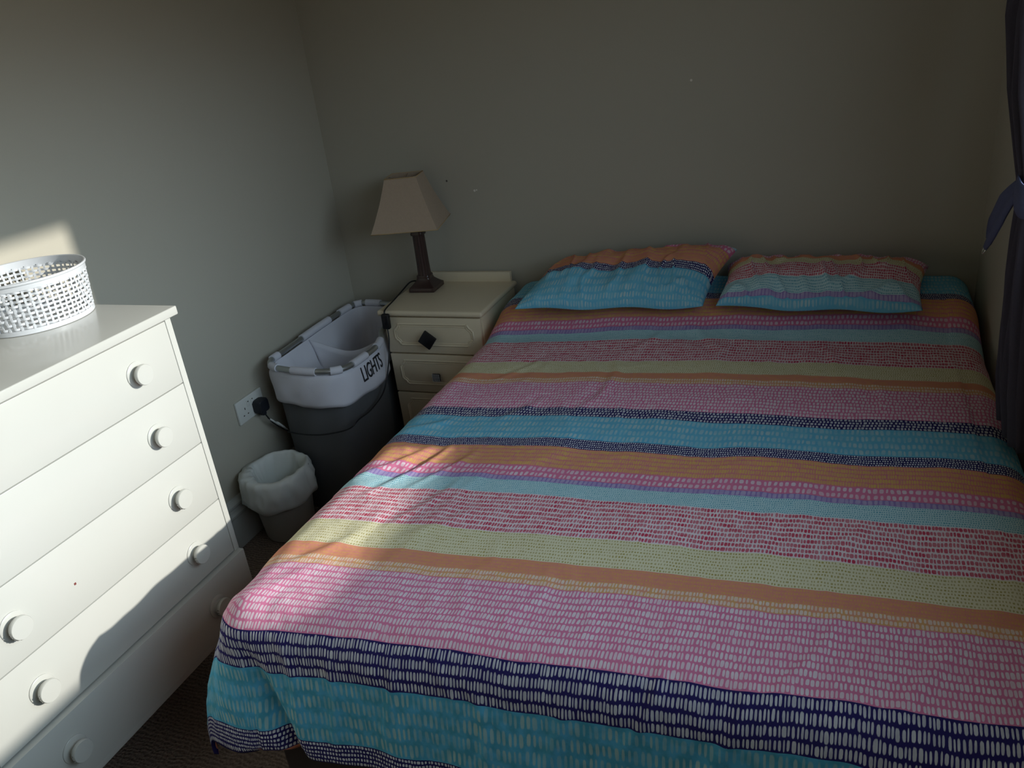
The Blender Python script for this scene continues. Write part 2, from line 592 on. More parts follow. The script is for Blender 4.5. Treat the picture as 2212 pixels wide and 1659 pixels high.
def crease(u, v, a, b, wd, h):
    ax, ay, bx_, by = a[0], a[1], b[0], b[1]
    L = math.hypot(bx_ - ax, by - ay)
    tx, ty = (bx_ - ax) / L, (by - ay) / L
    s = ((u - ax) * tx + (v - ay) * ty) / L
    n = -(u - ax) * ty + (v - ay) * tx + .012 * np.sin(s * 5)
    env = sstep(-.05, .3, s) * sstep(1.05, .6, s)
    return h * env * (np.exp(-(n / wd) ** 2) - .55 * np.exp(-((n - wd * 1.7) / (wd * 1.3)) ** 2))


def build_duvet():
    us = np.linspace(XL - .39, XR + .27, 310)
    rows, bandof, vloc = [], [], []
    for i in range(len(BANDS) - 1):
        a, b = BANDS[i][1], BANDS[i + 1][1]
        n = max(2, int(round((b - a) / .0085)))
        for k in range(n):
            rows.append(a + (b - a) * k / n)
            bandof.append(i)
    rows.append(BANDS[-1][1])
    vs = np.array(rows)
    Ug, Vg = np.meshgrid(us, vs, indexing='ij')
    Vd = Vg + .0060 * vnoise(Ug * 6, Vg * 2.5, 11) + .0085 * vnoise(Ug * 2.1, Vg * .7, 12) + .0032 * vnoise(Ug * 13, Vg * 5, 14) + .0014 * vnoise(Ug * 26, Vg * 8, 13)
    fade = sstep(2.238, 2.12, Vg)
    Vd = Vg + (Vd - Vg) * fade
    X, Y, Z = duvet_surface(Ug, Vd)
    # hem curls under
    hem = sstep(2.220, 2.238, Vg)
    Y = Y + .02 * hem * sstep(.78, .9, Ug)
    P = np.stack([X, Y, Z], -1)
    du = np.gradient(P, axis=0); dv = np.gradient(P, axis=1)
    N = np.cross(dv, du)
    N /= np.linalg.norm(N, axis=-1, keepdims=True) + 1e-9
    u, v = Ug, Vg
    top = (u > XL - .05) & (v < VF + .05)
    h = .0060 * vnoise(u * 3.1, v * 3.1, 1) + .0032 * vnoise(u * 7.5 + v * 2, v * 6 - u * 2, 2)
    rg = 1 - np.abs(vnoise(u * 6.3 + v * 2.2 + .5 * vnoise(u * 3, v * 3, 8), v * 4.1 - u * 1.5, 4))
    amt = .5 + .5 * vnoise(u * 2.2, v * 2.2, 9)
    h = h + .0042 * np.clip(rg - .72, 0, 1) / .28 * amt
    rg2 = 1 - np.abs(vnoise(u * 13 - v * 6, v * 9 + u * 3, 6))
    h = h + .0024 * np.clip(rg2 - .7, 0, 1) / .3 * (1 - amt)
    h = h + .0009 * vnoise(u * 42, v * 34, 7) * (.4 + .6 * amt)
    for a, b, wd, hh in (((1.04, 1.18), (.93, 1.50), .010, .012), ((.99, 1.20), (.80, 1.47), .011, .013), ((1.12, 1.22), (1.02, 1.46), .009, .009),
                         ((.98, 1.05), (.84, 1.17), .012, .010), ((1.33, .62), (1.38, .98), .012, .010), ((1.36, .80), (1.31, 1.06), .010, .008),
                         ((1.50, .38), (1.66, .58), .012, .009), ((1.44, .40), (1.36, .60), .011, .008), ((1.92, .52), (1.99, .72), .010, .009),
                         ((1.14, 1.36), (1.05, 1.62), .010, .010), ((1.22, 1.50), (1.09, 1.66), .009, .008), ((1.0, 1.62), (.86, 1.80), .012, .009),
                         ((1.99, 1.72), (1.88, 1.98), .008, .009), ((2.16, 1.74), (2.05, 1.98), .010, .008), ((1.72, 1.88), (1.66, 2.12), .008, .010),
                         ((1.86, 1.90), (1.76, 2.18), .009, .010), ((1.22, 1.94), (1.21, 2.16), .008, .009), ((1.08, 1.96), (1.09, 2.2), .009, .010),
                         ((1.38, 1.98), (1.43, 2.2), .009, .010), ((.97, 1.92), (1.02, 2.2), .010, .012), ((1.56, 1.97), (1.50, 2.2), .009, .008),
                         ((2.05, .75), (2.1, .95), .010, .007), ((1.2, .9), (1.1, 1.1), .012, .009), ((1.1, .62), (1.0, .82), .012, .008)):
        h = h + crease(u, v, a, b, wd * 1.25, hh * (.5 if a[0] < 1.13 or a[1] > 1.85 else .36))
    h = h * sstep(2.238, 2.18, v)
    h = np.where(u > XR - .02, h * .3, h)
    P = P + N * h[..., None]
    P[..., 0] = np.minimum(P[..., 0], RX - .012)
    nu, nv = Ug.shape
    me = bpy.data.meshes.new('duvet')
    idx = np.arange(nu * nv).reshape(nu, nv)
    quads = np.stack([idx[:-1, :-1], idx[:-1, 1:], idx[1:, 1:], idx[1:, :-1]], -1).reshape(-1, 4)
    me.from_pydata(P.reshape(-1, 3).tolist(), [], quads.tolist())
    for m in CM:
        me.materials.append(m)
    bo = np.array(bandof)
    fb = np.tile(bo, (nu - 1, 1)).reshape(-1)
    mi = np.array([CK.index(BANDS[b][0]) for b in range(len(BANDS) - 1)])
    mf = mi[fb].copy()
    uf_ = np.repeat(us[:-1], nv - 1)
    mf[(mf == CK.index('peach')) & (uf_ < .86)] = CK.index('navyD')
    me.polygons.foreach_set('material_index', mf.astype(np.int32))
    me.polygons.foreach_set('use_smooth', np.ones(len(quads), dtype=bool))
    uvl = me.uv_layers.new(name='cells')
    st = np.array([b[1] for b in BANDS]); nr = np.array([b[2] for b in BANDS]); pt = np.array([b[3] for b in BANDS])
    wdt = np.diff(st)
    vi = quads.reshape(-1)
    fbl = np.repeat(fb, 4)
    uu = Ug.reshape(-1)[vi] / pt[fbl]
    vv = (Vg.reshape(-1)[vi] - st[fbl]) / wdt[fbl] * nr[fbl] + 20 * fbl
    uvl.data.foreach_set('uv', np.stack([uu, vv], -1).astype(np.float32).reshape(-1))
    me.update()
    o = bpy.data.objects.new('duvet', me)
    COL.objects.link(o)
    s = o.modifiers.new('thickness', 'SOLIDIFY')
    s.thickness = .012
    s.offset = -1
    s.material_offset = len(CM)
    s.material_offset_rim = 0
    tag(o, 'duvet in wide multicoloured dashed stripes spread over the whole bed', 'duvet')
    return o


duvet = build_duvet()


# ------------------------------------------------------------------ pillows
def pillow(label, FL, FR, BR, BL, bands, half, seed, ears=(0, 0, 0, 0), flap=None):
    """cushion whose mid plane has the four given corners; bands by arc length from the front seam over the top"""
    FL, FR, BR, BL = (Vector(p) for p in (FL, FR, BR, BL))
    ns, nt = 110, 60
    wid = ((FR - FL).length + (BR - BL).length) / 2
    dep = ((BL - FL).length + (BR - FR).length) / 2
    nrm = (FR - FL).cross(BL - FL).normalized()
    ss = np.linspace(-1, 1, ns)
    top_len = dep * 1.22
    seq = []
    for i in range(len(bands) - 1):
        a, b = bands[i][1], bands[i + 1][1]
        n = max(2, int(round((b - a) * nt)))
        for kx in range(n):
            seq.append((a + (b - a) * kx / n, i))
    ts = [q[0] for q in seq] + [1.0]
    bo = [q[1] for q in seq]
    nT = len(ts)
    me = bpy.data.meshes.new('pillow')
    verts, faces, mats, uvs = [], [], [], []

    def pt(s, t, side):
        # t 0..1 from the front seam to the back seam, side +1 top, -1 underside
        ang = PI * t
        dd = -math.cos(ang)
        dd = math.copysign(abs(dd) ** .9, dd)
        edge = (1 - abs(s) ** 5.5) ** .55 if abs(s) < 1 else 0
        th = half * edge * math.sin(ang) ** .8 * (1.3 if side > 0 else .36)
        x = (s + 1) / 2
        pinch = 1 - .035 * (1 - abs(s) ** 4) * 0
        y = (dd * pinch + 1) / 2
        side_in = 1 - .05 * math.sin(PI * y)
        x = .5 + (x - .5) * (side_in if abs(s) > .5 else 1 - (1 - side_in) * abs(s) * 2)
        p = FL.lerp(FR, x).lerp(BL.lerp(BR, x), y) + Vector((0, 1, 0)) * (.010 * float(vnoise(np.array(s * 3.3 + seed), np.array(.5), seed + 3)) * (1 - y)) + Vector((0, 0, -.006 + .004 * math.sin(s * 7))) * (1 - y) ** 3
        wr = float(vnoise(np.array(s * 4 + 9. + seed), np.array(t * 5.), seed)) * .008 + float(vnoise(np.array(s * 11. + seed), np.array(t * 7. + s * 4), seed + 2)) * .004
        ridge = 1 - abs(float(vnoise(np.array(s * 7. + t * 3 + seed), np.array(t * 3. - s * 2), seed + 5)))
        wr += max(0, ridge - .7) / .3 * .010
        # gathers towards the right end
        wr += .004 * math.sin(t * 38 + s * 9) * max(0, (abs(s) - .7) / .3) * edge
        return p + nrm * side * (th + (wr if side > 0 else 0) * edge * math.sin(ang) ** .5)

    V = {}
    for i, s in enumerate(ss):
        for j, t in enumerate(ts):
            V[i, j, 1] = len(verts); verts.append(pt(s, t, 1))
            if 0 < i < ns - 1 and 0 < j < nT - 1:
                V[i, j, -1] = len(verts); verts.append(pt(s, t, -1))
            else:
                V[i, j, -1] = V[i, j, 1]
    for i in range(ns - 1):
        for j in range(nT - 1):
            b = bo[j]
            nm, st, nr, pc = bands[b]
            w = bands[b + 1][1] - st
            cell = []
            for (ii, jj) in ((i, j), (i + 1, j), (i + 1, j + 1), (i, j + 1)):
                cell.append((ss[ii] * wid / 2 / pc, (ts[jj] - st) / w * nr + 20 * b + 300 * seed))
            faces.append([V[i, j, 1], V[i + 1, j, 1], V[i + 1, j + 1, 1], V[i, j + 1, 1]]); mats.append(CK.index(nm)); uvs += cell
            q = [V[i, j, -1], V[i, j + 1, -1], V[i + 1, j + 1, -1], V[i + 1, j, -1]]
            faces.append(q); mats.append(CK.index(bands[0][0])); uvs += [cell[0], cell[3], cell[2], cell[1]]
    me.from_pydata([tuple(p) for p in verts], [], faces)
    for m in CM:
        me.materials.append(m)
    me.polygons.foreach_set('material_index', mats)
    me.polygons.foreach_set('use_smooth', [True] * len(faces))
    uvl = me.uv_layers.new(name='cells')
    uvl.data.foreach_set('uv', np.array(uvs, dtype=np.float32).reshape(-1))
    me.update()
    o = bpy.data.objects.new('pillow', me)
    COL.objects.link(o)
    tag(o, label, 'pillow', 'striped pillows at the head of the bed')
    return o


pillow('pillow at the bedside cabinet side, blue dashed front with a raised red-tipped corner',
       (.922, -.422, .705), (1.560, -.375, .702), (1.635, -.060, .796), (.945, -.055, .722),
       [('blueW', 0, 5, .0105), ('navyD', .41, 4, .0058), ('orange', .48, 2, .006), ('orangeY', .54, 4, .0056), ('pinkD', .72, 2, .011), ('aqua', .86, 3, .005), ('red', .95, 2, .007), ('', 1.0, 0, 0)],
       .060, 1)
pillow('flat pillow on the curtain side, aqua and red stripes with an open hemmed end',
       (1.60, -.375, .706), (2.200, -.405, .706), (2.240, -.05, .728), (1.60, -.055, .735),
       [('blueW', 0, 1, .011), ('purple', .12, 1, .011), ('aqua', .19, 6, .005), ('red', .36, 6, .0068), ('cream', .54, 4, .0056), ('orange', .63, 3, .005), ('pinkW', .70, 6, .008), ('', 1.0, 0, 0)],
       .054, 2)

# ------------------------------------------------------------------ bedside cabinet
nx0, nx1, nyf, nzt = .342, .777, -.388, .6685
cab = thing('bedside_cabinet', 'narrow cream bedside cabinet with three panelled drawers under the lamp', 'bedside cabinet', (.56, -.2, 0))
bx('body', (.362, -.362, .06), (.766, -.02, .648), M['bedside'], cab, .002)
bx('plinth', (.372, -.345, 0), (.756, -.025, .06), M['bedside'], cab, .002)
bm = bmesh.new(); box(bm, (nx0, nyf, .646), (nx1, -.012, nzt), .0095, 4)
link('top', bm, M['bedside'], cab, True, 45)
bx('back_rail', (nx0 + .02, -.034, nzt - .001), (nx1 - .018, -.014, .708), M['bedside'], cab, .002)


def moulding(bm, x0, x1, z0, z1, y, r, w):
    """raised bead: rectangle with scooped corners"""
    pts = []
    for cx, cz, a0 in ((x1, z1, 270), (x1, z0, 180), (x0, z0, 90), (x0, z1, 0)):
        # scooped (concave) quarter circle round each corner with little shoulders
        seq = []
        for q in range(9):
            a = math.radians(a0 - 0 + (-90 * q / 8))
            seq.append((cx + r * math.cos(a), cz + r * math.sin(a)))
        pts.append(seq)
    ring = []
    # order: top-right, bottom-right, bottom-left, top-left
    for k_, (cx, cz) in enumerate(((x1, z1), (x1, z0), (x0, z0), (x0, z1))):
        sx = -1 if cx == x1 else 1
        sz = -1 if cz == z1 else 1
        arc = [(cx + sx * r * math.cos(t), cz + sz * r * math.sin(t)) for t in [PI / 2 * q / 8 for q in range(9)]]
        # arc[0] on the horizontal edge, arc[-1] on the vertical edge
        sh = r * .28
        arc = [(cx + sx * (r + 0), cz + sz * -0.0)] + arc[0:]
        arc = [(cx + sx * (r + sh), cz), (cx + sx * (r + sh) * 1.0, cz + sz * sh * .9)] + arc[1:-1] + [(cx + sx * sh * .9, cz + sz * (r + sh)), (cx, cz + sz * (r + sh))]
        if k_ in (1, 3):
            arc = arc[::-1]
        ring += arc
    P = [Vector((a, y, b)) for a, b in ring]
    rows = []
    n = len(P)
    for i in range(n):
        t = (P[(i + 1) % n] - P[i - 1]).normalized()
        nn = t.cross(Vector((0, 1, 0)))
        rows.append([P[i] + nn * (w * math.cos(q)) + Vector((0, -w * .75 * math.sin(q), 0)) for q in (PI, PI * .75, PI / 2, PI / 4, 0)])
    grid(bm, rows, closed_u=True)


for k_, (z0, z1) in enumerate(((.497, .641), (.333, .491), (.075, .327))):
    bm = bmesh.new(); box(bm, (.366, -.380, z0), (.762, -.360, z1), .0025, 2)
    d = link('drawer', bm, M['bedside'], cab, True, 40)
    bm = bmesh.new()
    moulding(bm, .402, .728, z0 + .034, z1 - .026, -.3800, .019, .0042)
    moulding(bm, .409, .721, z0 + .042, z1 - .034, -.3800, .017, .0022)
    link('panel_moulding', bm, M['bedside'], d, True, 60)
    kx, kz = .555, (z0 + z1) / 2 - .006
    if k_ == 0:
        bm = bmesh.new()
        P = []
        for r_, h_ in ((.010, 0), (.009, .012), (.017, .017), (.017, .022)):
            P.append([(kx + r_ * math.cos(a), -.380 - h_, kz + r_ * math.sin(a)) for a in [2 * PI * q / 24 for q in range(24)]])
        V = grid(bm, P, closed_v=True); bm.faces.new(V[-1])
        b2 = bmesh.new(); box(b2, (-.0275, -.012, -.0275), (.0275, 0, .0275), .003, 2)
        me_ = bpy.data.meshes.new('t'); b2.transform(Matrix.Translation((kx - .004, -.401, kz)) @ Matrix.Rotation(math.radians(38), 4, 'Y')); b2.to_mesh(me_); b2.free()
        bm.from_mesh(me_)
        o = link('knob', bm, M['black'], d, True, 30); o['label'] = 'black square knob turned on its corner'
    elif k_ == 1:
        bm = bmesh.new()
        P = []
        for r_, h_ in ((.008, 0), (.007, .014)):
            P.append([(kx + .004 + r_ * math.cos(a), -.380 - h_, kz + r_ * math.sin(a)) for a in [2 * PI * q / 20 for q in range(20)]])
        grid(bm, P, closed_v=True)
        cx = kx + .004
        box(bm, (cx - .0155, -.403, kz - .0155), (cx + .0155, -.394, kz + .0155), .002)
        for f in bm.faces: f.material_index = 1
        for a in range(6):
            for b in range(7):
                x_ = cx - .0135 + a * .0054; z_ = kz - .0137 + b * .00457
                box(bm, (x_ - .0016, -.4052, z_ - .0015), (x_ + .0016, -.402, z_ + .0015), .0006, 1, mi=0)
        o = link('knob', bm, [M['basket'], M['black']], d, True, 40); o['label'] = 'square knob with rows of white beads on black'
    else:
        bm = bmesh.new()
        P = []
        for r_, h_ in ((.008, 0), (.007, .012), (.014, .016), (.014, .022), (.011, .025)):
            P.append([(kx + r_ * math.cos(a), -.380 - h_, kz + r_ * math.sin(a)) for a in [2 * PI * q / 20 for q in range(20)]])
        V = grid(bm, P, closed_v=True); bm.faces.new(V[-1])
        link('knob', bm, M['black'], d, True, 40)

# ------------------------------------------------------------------ table lamp with its cord, switch and plug
lamp = thing('table_lamp', 'table lamp with a tapered square beige shade on a dark brown fluted column', 'lamp', (.43, -.12, nzt))
LX, LY = .43, -.122


def sq(bm, prof, c, rot, flutes=False, n=48, power=10):
    rows = []
    for q in range(n):
        a = 2 * PI * q / n
        ca, sa = math.cos(a), math.sin(a)
        row = []
        for h, r_, p_ in prof:
            k_ = (abs(ca) ** p_ + abs(sa) ** p_) ** (-1 / p_)
            rr = r_ * k_
            if flutes and p_ < 4:
                rr *= 1 - .09 * (.5 + .5 * math.cos(a * 12))
            x, y = rr * ca, rr * sa
            row.append((c[0] + x * math.cos(rot) - y * math.sin(rot), c[1] + x * math.sin(rot) + y * math.cos(rot), c[2] + h))
        rows.append(row)
    V = grid(bm, rows, closed_u=True)
    bm.faces.new([V[i][0] for i in range(n)]); bm.faces.new([V[i][-1] for i in range(n)][::-1])


bm = bmesh.new()
sq(bm, [(.0006, .053, 30), (.002, .055, 30), (.015, .055, 30), (.018, .053, 30), (.020, .050, 20), (.030, .040, 10), (.042, .030, 6), (.052, .0278, 4.5), (.057, .0288, 4), (.061, .0270, 4)],
   (LX, LY, nzt), math.radians(3), n=96)
link('lamp_base', bm, M['brown'], lamp, True, 40)
bm = bmesh.new()
sq(bm, [(.060, .0265, 2.6), (.068, .0255, 2.6), (.10, .0245, 2.6), (.16, .0238, 2.6), (.215, .0232, 2.6), (.224, .0232, 2.6)], (LX, LY, nzt), math.radians(3), True, 120)
sq(bm, [(.222, .0252, 5), (.228, .0262, 5), (.232, .0245, 5), (.24, .025, 6), (.252, .030, 10), (.257, .031, 20), (.262, .031, 20)], (LX, LY, nzt), math.radians(3), n=72)
sq(bm, [(.26, .012, 2), (.30, .012, 2), (.31, .016, 2), (.345, .016, 2)], (LX, LY, nzt), 0, n=32)
link('column', bm, M['brown'], lamp, True, 40)
SX, SY, SZ0, SZ1 = .43, -.160, .940, 1.127
bm = bmesh.new()
rt = math.radians(13.5)


def shade_ring(h, half, inset=0):
    out = []
    for a, b in ((-1, -1), (1, -1), (1, 1), (-1, 1)):
        x, y = a * (half - inset), b * (half - inset)
        out.append(Vector((SX + x * math.cos(rt) - y * math.sin(rt), SY + x * math.sin(rt) + y * math.cos(rt), h)))
    return out


def ring_sub(c, n=6):
    return [c[i].lerp(c[(i + 1) % 4], q / n) for i in range(4) for q in range(n)]


hs = np.linspace(0, 1, 9)
outer = [ring_sub(shade_ring(SZ0 + (SZ1 - SZ0) * h, .1275 + (.0605 - .1275) * h - .004 * math.sin(PI * h))) for h in hs]
inner = [ring_sub(shade_ring(SZ0 + (SZ1 - SZ0) * h, .1275 + (.0605 - .1275) * h - .004 * math.sin(PI * h), .002)) for h in hs[::-1]]
grid(bm, outer + inner, closed_v=True, closed_u=True)
for f in bm.faces:
    pass
shade = link('lamp_shade', bm, M['linen'], lamp, True, 30)
for h, hf in ((SZ0, .1275), (SZ1, .0605)):
    bm = bmesh.new()
    tube(bm, ring_sub(shade_ring(h, hf), 4), .0017, 6, closed=True)
    link('trim', bm, M['linen_in'], shade, True)
bm = bmesh.new()
c = shade_ring(SZ1 - .004, .060)
m1, m2 = c[0].lerp(c[1], .5), c[2].lerp(c[3], .5)
tube(bm, [m1, m1.lerp(m2, .5) + Vector((0, 0, -.012)), m2], .0012, 6)
tube(bm, [c[1].lerp(c[2], .5), Vector((SX, SY, SZ1 - .016)), c[0].lerp(c[3], .5)], .0012, 6)
lathe(bm, [(.003, -.13), (.003, 0)], (SX, SY, SZ1 - .016), 10)
link('shade_carrier', bm, M['chrome'], shade, True)
cord = [(.385, -.085, .678), (.366, -.09, .690), (.357, -.125, .694), (.355, -.19, .682), (.362, -.27, .6745), (.378, -.36, .675), (.386, -.399, .672), (.3865, -.4035, .655)]
cord2 = [(.388, -.404, .608), (.398, -.425, .56), (.408, -.48, .48), (.412, -.55, .41), (.418, -.66, .392), (.432, -.765, .408), (.425, -.805, .398), (.385, -.803, .378), (.31, -.800, .357), (.25, -.797, .347), (.19, -.79, .342), (.12, -.77, .335),
         (.062, -.70, .297), (.047, -.722, .325), (.045, -.757, .366), (.040, -.773, .402)]
bm = bmesh.new()
tube(bm, catmull(cord, 8), .0031, 8)
tube(bm, catmull(cord2, 8), .0027, 8)
pc = link('power_cord', bm, M['black'], lamp, True)
bm = bmesh.new(); box(bm, (-.0155, -.010, -.030), (.0155, .010, .030), .006, 3)
box(bm, (-.005, -.0125, -.012), (.005, -.008, .012), .0015, 2)
bm.transform(Matrix.Translation((.388, -.4035, .633)) @ Matrix.Rotation(math.radians(2), 4, 'Y'))
link('cord_switch', bm, M['black'], pc, True, 40)
bm = bmesh.new()
sq(bm, [(0, .0245, 5), (.012, .026, 6), (.030, .0255, 6), (.036, .022, 5)], (0, 0, 0), 0, n=48)
bm.transform(Matrix.Translation((.0115, -.773, .4395)) @ Matrix.Rotation(math.radians(90), 4, 'Y'))
box(bm, (.022, -.782, .402), (.040, -.764, .416), .003)
o = link('plug', bm, M['plug'], lamp, True, 40); o['label'] = 'black mains plug pushed into the wall socket'
bm = bmesh.new()
a, b = Vector((.043, -.764, .380)), Vector((.047, -.722, .330))
tube(bm, [a, a.lerp(b, .33), a.lerp(b, .66), b], .0115, 10, flat=.3)
a, b = Vector((.046, -.735, .352)), Vector((.052, -.700, .306))
tube(bm, [a, a.lerp(b, .5), b], .0135, 10, flat=.3)
link('cord_label', bm, M['tape'], pc, True)

# ------------------------------------------------------------------ double wall socket
sy0, sz0 = -.8765, .4070
sock = thing('wall_socket', 'white double wall socket low on the left wall above the bin', 'socket', (.005, -.80, .45))
bx('face_plate', (0, sy0, sz0), (.0105, sy0 + .146, sz0 + .086), M['socket'], sock, .003, 3)
for dy, dz, w_, h_ in ((0, .049, .0022, .0042), (-.0115, .026, .0033, .0021), (.0115, .026, .0033, .0021)):
    cy = sy0 + .040
    bx('pin_hole', (.0100, cy + dy - w_, sz0 + dz - h_), (.0109, cy + dy + w_, sz0 + dz + h_), M['gap'], sock, .0004, 1)
for dy in (-.012, .012):
    bx('switch_mark', (.0128, sy0 + .073 + dy - .003, sz0 + .0665), (.0136, sy0 + .073 + dy + .003, sz0 + .0705), M['gap'], sock, .0003, 1)
for dy in (-.012, .012):
    bx('rocker_switch', (.0098, sy0 + .073 + dy - .0065, sz0 + .050), (.0132, sy0 + .073 + dy + .0065, sz0 + .074), M['socket'], sock, .0015, 2)

# ------------------------------------------------------------------ laundry hamper
ham = thing('laundry_hamper', 'grey laundry hamper with white lining on an aluminium frame in the room corner', 'laundry hamper', (.22, -.42, 0))
frame = [(.062, -.62, .590), (.066, -.70, .590), (.105, -.752, .590), (.18, -.774, .590), (.27, -.778, .588), (.345, -.762, .584), (.385, -.71, .578), (.392, -.60, .574), (.388, -.50, .572), (.362, -.42, .572),
         (.333, -.36, .574), (.322, -.26, .578), (.312, -.15, .582), (.28, -.100, .586), (.20, -.088, .590), (.11, -.085, .592), (.066, -.115, .592), (.056, -.20, .592), (.054, -.40, .591)]
FR_ = catmull(frame, 10, closed=True)
bm = bmesh.new(); tube(bm, FR_, .0105, 14, closed=True)
link('frame_tube', bm, M['metal'], ham, True)
nF = len(FR_)
cen = Vector((.215, -.42, 0))


def offs(p, d):
    q = Vector((p.x - cen.x, (p.y - cen.y) * .6, 0)).normalized()
    return Vector((p.x + q.x * d, p.y + q.y * d, p.z))


# outer bag: charcoal, straight down to the floor
bm = bmesh.new()
rows = []
for i, p in enumerate(FR_):
    row = []
    for h in (0, .03, .08, .15, .25, .35, .45, .53, .565, .572):
        t = h / .572
        q = offs(p, -.008 - .012 * t + .004 * math.sin(i * .35 + h * 9) * (t > .05) * (t < .9))
        z = p.z - .014 - h
        row.append(Vector((max(q.x, .026 if z < .19 else .008), q.y, max(z, .003))))
    rows.append(row)
V = grid(bm, rows, closed_u=True)
bm.faces.new([V[i][-1] for i in range(nF)])
link('outer_bag', bm, M['grey_cloth'], ham, True, 70)
# white lining: cuff hangs outside, inside drops to the bottom
bm = bmesh.new()
rows = []
for i, p in enumerate(FR_):
    a = i / nF * 2 * PI
    wv = .006 * math.sin(a * 5 + 1) + .005 * math.sin(a * 11)
    cl = .130 + wv * .5
    row = []
    for h in (cl, cl * .9, cl * .8, cl * .7, cl * .6, cl * .5, cl * .4, cl * .3, cl * .2, .012):
        f_ = mn.noise(Vector((p.x * 14, p.y * 14, h * 12))) * .008 + (.45 - abs(mn.noise(Vector((p.x * 9 + h * 9, p.y * 9 + 4, h * 5))))) * .008
        q = offs(p, .001 + .010 * math.sin(h / cl * 2.2) + f_ * (h > .02))
        row.append(Vector((max(q.x, .006), q.y, p.z - h - .004)))
    for h, d in ((-.001, -.012), (.02, -.018), (.045, -.026), (.08, -.032), (.12, -.040), (.16, -.048), (.22, -.054), (.3, -.06), (.5, -.066)):
        f_ = (mn.noise(Vector((p.x * 9, p.y * 9, h * 7 + 5))) * .014 + max(0, .3 - abs(mn.noise(Vector((p.x * 11 + h * 8, p.y * 8, h * 4))))) * .05) * min(1, h * 12)
        q = offs(p, d - abs(f_))
        row.append(Vector((q.x, q.y, p.z - h - .012)))
    rows.append(row)
V = grid(bm, rows, closed_u=True)
bm.faces.new([V[i][-1] for i in range(nF)])
lin_ = link('white_lining', bm, M['white_cloth'], ham, True, 80)
m_ = lin_.modifiers.new('s', 'SOLIDIFY'); m_.thickness = .002
# sewn loops around the tube
loops = [(0.02, .05), (.105, .135), (.175, .235), (.27, .30), (.335, .375), (.42, .46), (.56, .61), (.65, .69), (.75, .79), (.81, .845), (.865, .90), (.925, .97)]
for a, b in loops:
    i0, i1 = int(a * nF), int(b * nF)
    pts = [FR_[i % nF] for i in range(i0, i1 + 1)]
    if len(pts) < 2: continue
    bm = bmesh.new(); tube(bm, pts, .0145, 14)
    link('loop', bm, M['white_cloth'], ham, True, 60)
# cloth divider across the middle
bm = bmesh.new()
rows = []
for i in range(25):
    t = i / 24
    x0_ = .070 + (.374 - .070) * t
    y = -.47 + .035 * t + .01 * math.sin(t * 6)
    ztop = .575 - .048 * math.sin(PI * t) ** 1.1
    rows.append([(.215 + (x0_ - .215) * (1 - .45 * min(1, h * 2.5)), y + .012 * math.sin(t * 9 + h * 20) * h * 2, ztop - h * .5) for h in (0, .05, .1, .2, .4, .7, 1)])
grid(bm, rows)
dv_ = link('divider', bm, M['white_cloth'], ham, True)
m_ = dv_.modifiers.new('s', 'SOLIDIFY'); m_.thickness = .003
# printed word on the cuff
fc = bpy.data.curves.new('lettering', 'FONT')
fc.body = 'LIGHTS'
fc.size = .062
fc.extrude = .0006
fc.align_x = 'CENTER'
fc.space_character = .92
to = bpy.data.objects.new('lettering', fc)
COL.objects.link(to)
bpy.context.view_layer.update()
dg = bpy.context.evaluated_depsgraph_get()
tm = bpy.data.meshes.new_from_object(to.evaluated_get(dg))
bpy.data.objects.remove(to)
bm = bmesh.new(); bm.from_mesh(tm)
bmesh.ops.triangulate(bm, faces=bm.faces)
# letters run from the front towards the wall along +y, and face +x
bmesh.ops.subdivide_edges(bm, edges=[e for e in bm.edges if e.calc_length() > .008], cuts=3)
from mathutils.bvhtree import BVHTree
tree = BVHTree.FromPolygons([v.co for v in lin_.data.vertices], [list(p.vertices) for p in lin_.data.polygons])
for v in bm.verts:          # laid on the outside of the cuff
    x, y, z = v.co
    hit = tree.ray_cast(Vector((.7, -.575 + x * .80, .494 + y * 1.3)), Vector((-1, 0, 0)))[0]
    hx_ = hit.x if hit else .40
    v.co = Vector((hx_ + .0022 + z, -.575 + x * .80, .494 + y * 1.3))
lt = link('lettering', bm, M['ink'], lin_)

